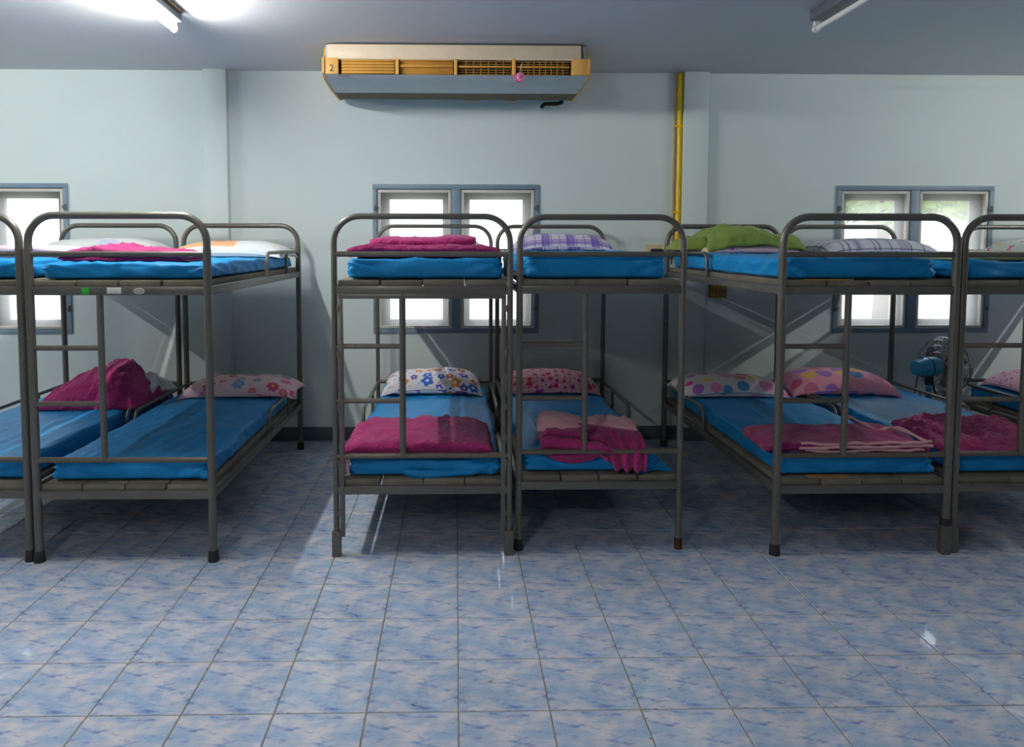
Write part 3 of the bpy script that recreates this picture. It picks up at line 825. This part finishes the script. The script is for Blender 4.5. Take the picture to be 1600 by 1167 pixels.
mattress(-1.965, -1.205, .90, 2.76, ZL, .468, 'bare blue mattress on the lower bunk of the bed with stickers', 14)
mattress(-.535, .222, .94, 2.76, ZU, 1.452, 'blue mattress on the upper bunk with doubled posts', 15)
def hem(o, w_, d_, h_):
    mb = MB()
    def f(u, v):
        x = -.10 + u * .38
        return (x, -d_ / 2 - .004 - .016 * math.sin(PI * v) * math.sin(PI * min(1, u * 1.05)) ** .5, h_ * .40 - v * (.052 + .014 * math.sin(u * 7)) * math.sin(PI * min(1, .05 + u * .97)) ** .45)
    mb.grid(f, 30, 8); mb.build('loose_sheet_hem', M['blue'], o, angle=180)
mattress(-.545, .215, .945, 2.76, ZL, .469, 'blue mattress with the white floral pillow, lower bunk with doubled posts', 16, 0, hem)
mattress(.335, 1.035, .995, 2.76, ZU, 1.470, 'blue mattress on the upper bunk under the purple plaid pillow', 17)
def corner4(o, w_, d_, h_):
    mb = MB()
    def f(u, v):   # loose triangular corner of the sheet
        a = Vector((w_ / 2 - .13, -d_ / 2 + .005, h_ * .55)); b = Vector((w_ / 2 + .002, -d_ / 2 + .20, h_ * .75))
        tip = Vector((w_ / 2 + .075, -d_ / 2 - .006, .014)); c2 = Vector((w_ / 2 - .12, -d_ / 2 - .012, .004))
        p = (a * (1 - u) + b * u) * (1 - v) + (c2 * (1 - u) + tip * u) * v
        p.z += .006 * math.sin(u * 9 + v * 3) * v
        return p
    mb.grid(f, 16, 12); mb.build('loose_sheet_corner', M['blue'], o, angle=180)
mattress(.330, 1.010, 1.0, 2.76, ZL, .468, 'blue mattress with a loose sheet corner, lower bunk under the magenta and pink blanket', 18, 0, corner4)
mattress(1.595, 2.345, .925, 2.76, ZU, 1.457, 'blue mattress on the upper bunk under the moss green blanket', 19)
mattress(1.595, 2.370, .93, 2.76, ZL, .470, 'blue mattress with the white dotted pillow on a lower bunk', 20)
mattress(2.50, 3.25, .94, 2.76, ZU, 1.441, 'blue mattress on the upper bunk under the pale green blanket', 21)
mattress(2.49, 3.25, .95, 2.76, ZL, .470, 'blue mattress with the pink dotted pillow on a lower bunk', 22)
mattress(3.84, 4.59, .94, 2.76, ZU, 1.441, 'blue mattress on the upper bunk of the rightmost bed', 23)
mattress(3.84, 4.59, .95, 2.76, ZL, .470, 'blue mattress on the lower bunk of the rightmost bed', 24)
for (x, y, z, w_, lab) in ((1.80, .915, ZU - .001, .11, 'brown cardboard scrap tucked under the mattress below the moss green blanket'), (1.83, .925, ZL - .001, .10, 'brown cardboard scrap tucked under the lower mattress with the dotted pillow')):
    mb = MB()
    mb.prism([(-.028, 0), (.02, .001), (.02, .004), (-.028, .006)], -w_, w_)
    for i, v in enumerate(mb.v): mb.v[i] = (v[0], v[1] - .01 * math.cos(v[0] / w_ * 1.2), v[2] + .008 * math.cos(v[0] / w_ * 1.5))
    o = mb.build('cardboard_scrap', M['card']); o.location = (x, y, z); tag(o, lab, 'cardboard')

# ------------------------------------------------------------------ pillows
def pillow(cx, cy, z, w_, d_, h_, mat, label, rz=0.0, rx=0.0, seed=1, lump=.02):
    mb = MB(); nu, nv = 44, 30
    def f(u, v): return max(0, (1 - abs(u) ** 3.4) * (1 - abs(v) ** 2.8)) ** .5
    def base(u, v):
        c_ = (abs(u) * abs(v)) ** 3
        z0 = .30 * h_ * (1 - c_) * (1 - .15 * u * u)
        x = u * w_ / 2 * (1 - .05 * (1 - v * v)); y = v * d_ / 2 * (1 - .07 * (1 - u * u))
        return x, y, z0
    def top(a, b):
        u, v = math.sin((a - .5) * PI), math.sin((b - .5) * PI)
        x, y, z0 = base(u, v); q = f(u, v)
        zz = z0 + (h_ - z0) * q * (1 + lump * 5 * nz(x * 4 + seed, y * 4, seed))
        edge = min(1, (1 - max(abs(u), abs(v))) * 6)
        zz += (.006 * ridge(x * 9 + seed, y * 9 + seed, seed) ** 2) * edge
        return (x, y, zz)
    def bot(a, b):
        u, v = math.sin((a - .5) * PI), math.sin((b - .5) * PI)
        x, y, z0 = base(u, v); return (x, y, z0 * (1 - f(u, v) ** .35))
    cum = [0.0]
    for j in range(1, nv):
        p0, p1 = Vector(top(.5, (j - 1) / (nv - 1))), Vector(top(.5, j / (nv - 1))); cum.append(cum[-1] + (p1 - p0).length)
    def uvt(a, b): return ((math.sin((a - .5) * PI) * .5 + .5) * w_, cum[int(round(b * (nv - 1)))])
    nv_ = nv
    mb.grid(top, nu, nv, uvfn=uvt); mb.grid(bot, nu, nv, uvfn=lambda a, b: (a * w_, -b * d_))
    bm_o = mb.build('pillow', M[mat], angle=180)
    # weld the seam
    bm = bmesh.new(); bm.from_mesh(bm_o.data); bmesh.ops.remove_doubles(bm, verts=bm.verts, dist=.0004); bmesh.ops.recalc_face_normals(bm, faces=bm.faces); bm.to_mesh(bm_o.data); bm.free()
    bm_o.location = (cx, cy, z); bm_o.rotation_euler = (rx, 0, rz)
    tag(bm_o, label, 'pillow', 'pillows on the bunks')
    pts = []
    for k in range(4):
        for i in range(12):
            q = i / 12
            u, v = [(q * 2 - 1, -1), (1, q * 2 - 1), (1 - q * 2, 1), (-1, 1 - q * 2)][k]
            pts.append(Vector(base(u, v)))
    pts.append(pts[0])
    MB().tube(pts, .0035, 6, cap=False).build('piping', M[mat], bm_o)
    return bm_o
pillow(-2.40, 2.48, 1.442, .80, .44, .118, 'p_grey', 'pale grey lavender pillow on the upper bunk of the leftmost bed', seed=1)
pillow(-2.35, 2.52, .474, .62, .40, .13, 'p_grey', 'pale grey pillow behind the heaped magenta quilt', rz=-.2, seed=2)
pillow(-1.53, 2.47, 1.428, .76, .46, .112, 'p_orange', 'orange and white floral pillow on an upper bunk', seed=3)
pillow(-1.50, 2.53, .474, .78, .42, .115, 'p_pink_daisy', 'pink daisy print pillow on the bare lower bunk, left of the gap', rz=.03, seed=4)
pillow(-.15, 2.5, 1.457, .70, .42, .11, 'p_white', 'off white pillow behind the magenta quilt on an upper bunk', seed=5)
pillow(-.175, 2.60, .474, .70, .40, .15, 'p_white_floral', 'white pillow with blue and orange flowers on a lower bunk', seed=6)
pillow(.725, 2.52, 1.474, .68, .42, .118, 'p_plaid_purple', 'purple and white plaid pillow on an upper bunk', seed=7)
pillow(.66, 2.60, .474, .68, .38, .145, 'p_pink_rose', 'pink pillow with small red roses on a lower bunk', seed=8)
pillow(1.97, 2.42, 1.461, .68, .44, .080, 'p_floral_pale', 'pink and blue floral pillow flattened under the moss green blanket', seed=9)
pillow(1.905, 2.48, .476, .74, .42, .125, 'p_dots_white', 'white pillow with coloured balloon dots on a lower bunk', rz=-.02, seed=10)
pillow(2.86, 2.46, 1.446, .80, .46, .118, 'p_plaid_grey', 'grey lavender checked pillow on an upper bunk', seed=11)
pillow(2.70, 2.54, .476, .74, .44, .15, 'p_dots_pink', 'pink pillow with coloured balloon dots on a lower bunk', rz=-.05, seed=12)
pillow(4.20, 2.48, 1.446, .76, .44, .115, 'p_green_floral', 'grey green rose print pillow on the upper bunk of the rightmost bed', seed=13)
pillow(4.30, 2.52, .476, .76, .44, .145, 'p_pink_small', 'pink pillow with small flowers on the lower bunk of the rightmost bed', seed=14)

# ------------------------------------------------------------------ blankets
def folded(name, loc, w_, d_, layers, t_, mat, label, rz=0.0, seed=1, hfun=None, jit=.02, lining=None, shear=0.0, group='magenta quilts on the bunks', nx=46, wr=.006, cat='blanket'):
    """one cloth ribbon folded back and forth `layers` times, swept along x"""
    rd = random.Random(seed); cl = []   # centre line: (y, z)
    ny_ = 12
    ends = [(-d_ / 2 + rd.uniform(-jit, jit) * .6, d_ / 2 + rd.uniform(-jit, jit)) for _ in range(layers)]
    for k in range(layers):
        a, b = ends[k]; seq = [a + (b - a) * i / ny_ for i in range(ny_ + 1)]
        if k % 2: seq.reverse()
        for y in seq: cl.append([y, (k + .5) * t_])
        if k < layers - 1:
            ye = seq[-1]; s_ = 1 if k % 2 == 0 else -1
            for q in (30, 70, 110, 150):
                a_ = math.radians(q); cl.append([ye + s_ * math.sin(a_) * t_ * .55, (k + .5) * t_ + t_ * .5 * (1 - math.cos(a_))])
    n = len(cl); nr = []
    for i in range(n):
        p0 = cl[max(0, i - 1)]; p1 = cl[min(n - 1, i + 1)]
        ty, tz = p1[0] - p0[0], p1[1] - p0[1]; l_ = math.hypot(ty, tz) or 1
        nr.append((-tz / l_, ty / l_))
    h2 = t_ * .46; Ht = layers * t_
    sec = [(cl[i][0] + nr[i][0] * h2, cl[i][1] + nr[i][1] * h2) for i in range(n)] + [(cl[i][0] - nr[i][0] * h2, cl[i][1] - nr[i][1] * h2) for i in reversed(range(n))]
    ns = len(sec); mb = MB(); vs_ = []
    for i in range(nx):
        u = i / (nx - 1) * 2 - 1
        for j, (y, z) in enumerate(sec):
            lay = z / t_
            ext = 1 + jit * 2.2 * nz(lay * .9 + seed, seed * 2.3, .5 if u > 0 else 7.5) / max(.3, w_)
            x = u * w_ / 2 * ext + jit * .5 * nz(y * 7, lay, seed) * abs(u) ** 4
            f = z / Ht
            hh = hfun(u, y / d_ * 2) if hfun else 1.0
            hh *= 1 + .16 * nz(x * 5 + seed, y * 4, seed)
            zz = z * hh * (1 - .45 * abs(u) ** 9)
            yy = y * (1 + .05 * nz(x * 4, lay * .8, seed + 3)) + shear * x + .012 * nz(x * 3.5, seed, lay * .5)
            zz += f * (wr * ridge(x * 7 + seed, y * 9, seed) + wr * .8 * ridge(x * 17, y * 15 + seed, lay * .3))
            zz += wr * .5 * nz(x * 16, lay * 3, seed) * min(1, f * 4)
            vs_.append((x, yy, max(zz, .001)))
    fs = []
    for i in range(nx - 1):
        for j in range(ns):
            j2 = (j + 1) % ns; fs.append((i * ns + j, i * ns + j2, (i + 1) * ns + j2, (i + 1) * ns + j))
    for i in (0, nx - 1):
        for j in range(n - 1): fs.append((i * ns + j, i * ns + j + 1, i * ns + ns - 2 - j, i * ns + ns - 1 - j))
    mb.add(vs_, fs)
    o = mb.build(name, M[mat], angle=180); o.location = loc; o.rotation_euler = (0, 0, rz)
    return tag(o, label, cat, group)

def heap(name, loc, w_, d_, hf, mat, label=None, rz=0.0, seed=1, p=(3.2, 3.2), wr=.016, fs=(9, 6), nu=70, nv=44, cat='blanket', group='magenta quilts on the bunks', parent=None, base=None, under=.0):
    """loose cloth heap: dome of height hf(u, v) with ridged folds"""
    mb = MB()
    def env(u, v): return max(0, (1 - abs(u) ** p[0]) * (1 - abs(v) ** p[1])) ** .42
    def P(u, v):
        x = u * w_ / 2; y = v * d_ / 2
        e = .07 * nz(x * 6 + seed, y * 6, seed); return x * (1 + e), y * (1 + e)
    def top(a, b):
        u, v = math.sin((a - .5) * PI * .999), math.sin((b - .5) * PI * .999)
        x, y = P(u, v); q = env(u, v); h_ = hf(u, v)
        bs = base(u, v) if base else 0
        f1 = ridge(x * fs[0] + .8 * nz(x * 3, y * 3, seed) * 3, y * fs[1] + seed, seed) ** 2
        f2 = ridge(x * fs[0] * 2.3, y * fs[1] * 2.5 + seed, seed + 4) ** 2
        zz = bs + q * (h_ + wr * (f1 - .4) + wr * .45 * (f2 - .4))
        lat = (1 - q) * .02
        k = min(1, q * 1.3) * (1 - q)
        return (x + .05 * wr / .016 * k * nz(x * 14, y * 14, zz * 20 + seed), y + .05 * wr / .016 * k * nz(x * 13 + 5, y * 12, zz * 18), max(zz, bs + .001) if not under else zz)
    def bot(a, b):
        u, v = math.sin((a - .5) * PI * .999), math.sin((b - .5) * PI * .999)
        x, y = P(u, v); return (x, y, base(u, v) if base else 0)
    mb.grid(top, nu, nv, uvfn=lambda a, b: (a * w_, b * (d_ + .2))); mb.grid(bot, nu, nv, uvfn=lambda a, b: (a * w_, b * d_))
    o = mb.build(name, M[mat], parent, angle=180)
    bm = bmesh.new(); bm.from_mesh(o.data); bmesh.ops.remove_doubles(bm, verts=bm.verts, dist=.0015); bmesh.ops.recalc_face_normals(bm, faces=bm.faces); bm.to_mesh(o.data); bm.free()
    o.location = loc; o.rotation_euler = (0, 0, rz)
    if label: tag(o, label, cat, group)
    return o

# leftmost bed
folded('folded_blanket', (-2.42, 1.55, 1.446), .62, .36, 3, .019, 'p_floral_pale', 'pale pink and lavender folded blanket on the upper bunk of the leftmost bed', seed=3, group='blankets in other colours')
heap('quilt_heap', (-2.36, 2.22, .475), .66, .46, lambda u, v: .055 + .225 * max(0, min(1, (u + 1.0) / 1.35)) ** .8 * (1 - .55 * max(0, (u - .55) / .45)), 'magenta', 'magenta quilt heaped high on the lower bunk of the leftmost bed', seed=4, p=(4, 3), wr=.026, fs=(8, 3))
heap('pillow_end', (-2.085, 2.36, .474), .10, .14, lambda u, v: .17, 'p_grey', 'crumpled grey lavender cloth sticking out behind the heaped magenta quilt', seed=8, wr=.02, fs=(20, 12), nu=30, nv=24, cat='cloth', group='blankets in other colours').name = 'crumpled_cloth'
# second bed, upper
qt = folded('folded_quilt', (-1.615, 1.12, 1.437), .58, .32, 3, .0165, 'magenta', 'flat folded magenta quilt on the upper bunk of the bed with stickers', seed=5, jit=.045, wr=.012, hfun=lambda u, v: 1.05 - .18 * u)
heap('top_fold', (-.02, .0, .035), .48, .24, lambda u, v: .034 - .014 * u + .014 * math.exp(-((u + .1) / .25) ** 2), 'magenta', seed=41, p=(2.2, 3), wr=.02, fs=(9, 7), parent=qt)
# third bed
o3 = folded('folded_quilt', (-.165, 1.22, 1.457), .76, .36, 3, .019, 'magenta', 'magenta quilt folded flat with a roll on top, upper bunk with doubled posts', seed=6, hfun=lambda u, v: 1.05)
rl = MB()
def rollf(u, v):
    th = v * 2 * PI * 1.0; x = -.285 + u * .545
    r1 = .030 * (1 + .18 * nz(x * 9, math.cos(th) * 2, math.sin(th) * 2)) * (1 + .10 * math.sin(u * 9))
    r1 *= 1 + .16 * ridge(x * 16, th * 1.2, 2.0) + .10 * ridge(x * 38, th * 2.0, 5.0)
    y = math.cos(th) * (.085 + .01 * nz(x * 5, 3)); zz = math.sin(th) * r1
    k = 1 - (abs(u - .5) * 2) ** 8 * .35
    return (x, -.02 + y * k + .01 * ridge(x * 14, th) * .6, .066 + zz * k + .012 * u)
rl.grid(rollf, 60, 28)
rl.add([(-.285, -.02, .066), (.26, -.02, .078)], [])
nb = len(rl.v)
for j in range(27): rl.f.append((nb - 2, j * 60, (j + 1) * 60)); rl.f.append((nb - 1, (j + 1) * 60 + 59, j * 60 + 59)); rl.mi += [0, 0]
rl.build('rolled_end', M['magenta'], o3, angle=180)
heap('hem', (.245, -.01, .03), .035, .15, lambda u, v: .058, 'pinklining', seed=3, wr=.006, nu=16, nv=20, parent=o3)['label'] = 'pale lining edge'
folded('folded_quilt', (-.195, 1.20, .474), .73, .50, 3, .021, 'magenta', 'thick folded magenta quilt on the lower bunk with doubled posts', seed=7, jit=.025, hfun=lambda u, v: .95 + .34 * (1 - u * u) * (v * .5 + .5) + .12 * max(0, u), wr=.013)
# small pink floral cloth caught between post and mattress
heap('floral_cloth', (-.555, .95, .40), .045, .05, lambda u, v: .085, 'p_pink_small', 'small pink floral cloth wedged by the left post of the doubled bed', seed=5, wr=.008, nu=16, nv=16, cat='cloth', group='blankets in other colours')
# fourth bed, lower: magenta blanket with pink lining
o4 = folded('lined_blanket', (.60, 1.20, .474), .34, .42, 4, .023, 'magenta', 'magenta blanket with pink lining, its end fanned over the mattress edge', seed=9, jit=.03, hfun=lambda u, v: 1.0 - .12 * u, wr=.009, nx=30, rz=-.08)
heap('bunched_fold', (.20, .0, 0), .28, .36, lambda u, v: .085, 'magenta', seed=11, wr=.016, parent=o4)
cr = MB()
def crescent(u, v):
    q = math.sin(PI * min(1, max(0, u))) ** .6
    x = -.165 + .33 * u
    zz = .028 - v * (.012 + .062 * q) + .01 * u
    yy = -.208 - .030 * math.sin(PI * min(1, v * .75 + .25)) * q - .006 * math.sin(v * 15 + x * 9) * q
    return (x, yy, zz)
cr.grid(crescent, 40, 20)
cm = cr.build('drooping_fold', M['magenta'], o4, angle=180); q_ = cm.modifiers.new('thick', 'SOLIDIFY'); q_.thickness = .010; q_.offset = 0
heap('pink_lining', (-.045, .03, .080), .27, .24, lambda u, v: .062 - .02 * u, 'pinklining', seed=12, wr=.014, fs=(5, 9), parent=o4)['label'] = 'pink fleece lining'
heap('pink_lining', (.215, .05, .072), .27, .20, lambda u, v: .056, 'pinklining', seed=13, wr=.014, fs=(5, 9), parent=o4, rz=-.15)['label'] = 'pink fleece lining'
MB_ = MB()
def drape(u, v):
    # fan of pleats from the knot at centre, over the front edge
    pl = math.cos(u * 24)
    a = Vector((.03 + .31 * u, -.03 - .04 * u, .112 - .03 * u))
    b = Vector((.125 + .235 * u, -.222 - .012 * pl, .006))
    c = Vector((.165 + .185 * u - .006 * pl, -.240 - .016 * pl, -.066 - .014 * u + .012 * abs(math.sin(u * 12)) + .05 * max(0, 1 - u * 5)))
    if v < .6:
        q = v / .6; p = a * (1 - q) + b * q; p.z += .03 * math.sin(PI * q) + .012 * pl * q
    else:
        q = (v - .6) / .4; p = b * (1 - q) + c * q
    return p
MB_.grid(drape, 60, 24)
dr = MB_.build('fanned_end', M['magenta'], o4, angle=180)
sm = dr.modifiers.new('thick', 'SOLIDIFY'); sm.thickness = .010; sm.offset = 0
# fifth bed
heap('green_blanket', (1.985, 2.43, 1.520), .66, .48, lambda u, v: .112 - .015 * u + .018 * math.exp(-((u + .45) / .3) ** 2), 'green', 'moss green blanket bunched over a floral pillow on an upper bunk', seed=14, p=(7, 5), wr=.026, fs=(5, 3), group='blankets in other colours', base=lambda u, v: -.03 + .028 * math.cos(u * 2.0) + .006 * math.sin(u * 9))
heap('blanket_tail', (-.375, .02, -.035), .22, .34, lambda u, v: .085 + .02 * u, 'green', seed=24, wr=.022, fs=(5, 9), nu=30, nv=30, parent=bpy.data.objects['green_blanket'])
o5 = folded('lined_blanket', (1.975, 1.17, .474), .80, .40, 3, .017, 'magenta', 'flat folded magenta blanket with pale pink hems on a lower bunk', seed=15, jit=.03, rz=-.06, hfun=lambda u, v: 1.0 + .45 * max(0, u + .2) * (v * .5 + .5), wr=.007, group='magenta quilts on the bunks')
hm = MB()
for k, (zz, a, b, yo) in enumerate(((.052, -.24, .40, -.2), (.036, -.25, .40, -.212), (.016, -.22, .36, -.208))):
    def hf(u, v, zz=zz, a=a, b=b, yo=yo, k=k):
        x = a + (b - a) * u; th = v * 2 * PI; rr = .0075 * (1 + .3 * nz(x * 12, k * 3.0))
        return (x, yo - .004 + .012 * nz(x * 5, k * 2.0) + rr * math.cos(th) * 1.5, zz + .016 * u * u + .013 * nz(x * 6, k * 1.3 + 9) + .005 * nz(x * 17, k * 2.1) + rr * math.sin(th))
    hm.grid(hf, 44, 9)
hs = []
for i in range(30):
    u = i / 29
    hs.append((.16 + .24 * u, .17 - .30 * u ** 1.4 + .03 * math.sin(u * 11), .085 + .016 * math.sin(u * 9 + 1) - .02 * u))
hm.tube(hs, [.009 + .003 * math.sin(i * .9) for i in range(30)], 8)
hm.build('pink_hem', M['pinklining'], o5, angle=180)['label'] = 'pale pink hem'
# sixth bed
heap('crumpled_quilt', (2.80, 1.24, .474), .60, .62, lambda u, v: .045 + .045 * (v * .5 + .5) + .03 * max(0, u - .6), 'magenta', 'crumpled magenta quilt on the lower bunk with the pink dotted pillow', seed=16, p=(5, 5), wr=.030, fs=(9, 5), rz=-.12)
folded('folded_blanket', (2.88, 1.14, 1.446), .74, .30, 2, .017, 'palegreen', 'pale green blanket folded flat on an upper bunk', seed=17, group='blankets in other colours')

# ------------------------------------------------------------------ pedestal fan
def fan():
    px, py = 3.455, 2.62
    t = empty('pedestal_fan', (px, py, 0), 'blue pedestal fan standing between two bunk beds at right', 'fan')
    MB().lathe([(.15, 0), (.155, .012), (.13, .03), (.04, .045), (.025, .06)], 28).build('fan_base', M['fanblue'], t)
    MB().tube([(0, 0, .05), (0, 0, .53)], .021, 14).build('fan_pole', M['fanblue'], t)
    MB().tube([(0, 0, .50), (0, 0, .575)], .027, 14).build('fan_neck', M['black'], t)
    D = Vector((.96, .28, .04)).normalized(); ax = D.to_track_quat('Z', 'Y').to_matrix().to_4x4()
    T = Matrix.Translation((-.015, 0, .632)) @ ax
    MB().lathe([(.030, -.125), (.052, -.115), (.066, -.07), (.072, -.02), (.072, .05), (.062, .085), (.03, .10)], 24, T).build('motor_housing', M['fanblue'], t)
    MB().lathe([(.0715, -.02), (.0745, -.018), (.0745, -.012), (.0715, -.010)], 24, T).build('housing_band', M['black'], t)
    kp = T @ Vector((0, 0, -.06)); MB().lathe([(.010, 0), (.010, .012), (.007, .018)], 12, Matrix.Translation((kp.x, kp.y, kp.z + .066))).build('knob', M['fanblue'], t)
    G = T @ Matrix.Translation((0, 0, .16))
    g = MB()
    for rr, zz in ((.205, 0), (.19, -.04), (.15, -.055), (.10, -.062), (.05, -.064), (.19, .04), (.15, .055), (.10, .062), (.05, .064)):
        g.tube([G @ Vector((rr * math.cos(a * PI / 20), rr * math.sin(a * PI / 20), zz)) for a in range(41)], .0022 if rr < .2 else .005, 6, cap=False)
    for k in range(40):
        th = 2 * PI * k / 40
        for s_ in (-1, 1):
            g.tube([G @ Vector((q * math.cos(th), q * math.sin(th), s_ * zz)) for q, zz in ((.03, .064), (.10, .062), (.15, .055), (.19, .04), (.205, 0))], .0014, 5, cap=False)
    g.build('fan_guard', M['chrome'], t)
    for k in range(3):
        th = 2 * PI * k / 3 + .4; b = MB()
        b.grid(lambda u, v: G @ Vector(((.03 + .14 * u) * math.cos(th + (v - .5) * (1.0 - .1 * u)), (.03 + .14 * u) * math.sin(th + (v - .5) * (1.0 - .1 * u)), .03 * (v - .5) * (1.2 - .4 * u))), 10, 8)
        o = b.build('fan_blade', M['blade'], t); s_ = o.modifiers.new('thick', 'SOLIDIFY'); s_.thickness = .003
    MB().lathe([(.032, -.02), (.032, .02), (.02, .03)], 20, G).build('fan_hub', M['blade'], t)
    MB().tube(arc_path([(-.10, -.05, .62), (-.13, -.06, .56), (-.14, -.05, .42), (-.05, -.04, .36), (0, -.03, .40)], .05, 5), .0045, 8).build('power_cord', M['black'], t)
    MB().tube(arc_path([(.02, 0, .55), (.05, .01, .44), (.11, .03, .40), (.16, .05, .42)], .04, 5), .007, 8).build('switch_cable', M['black'], t)
fan()
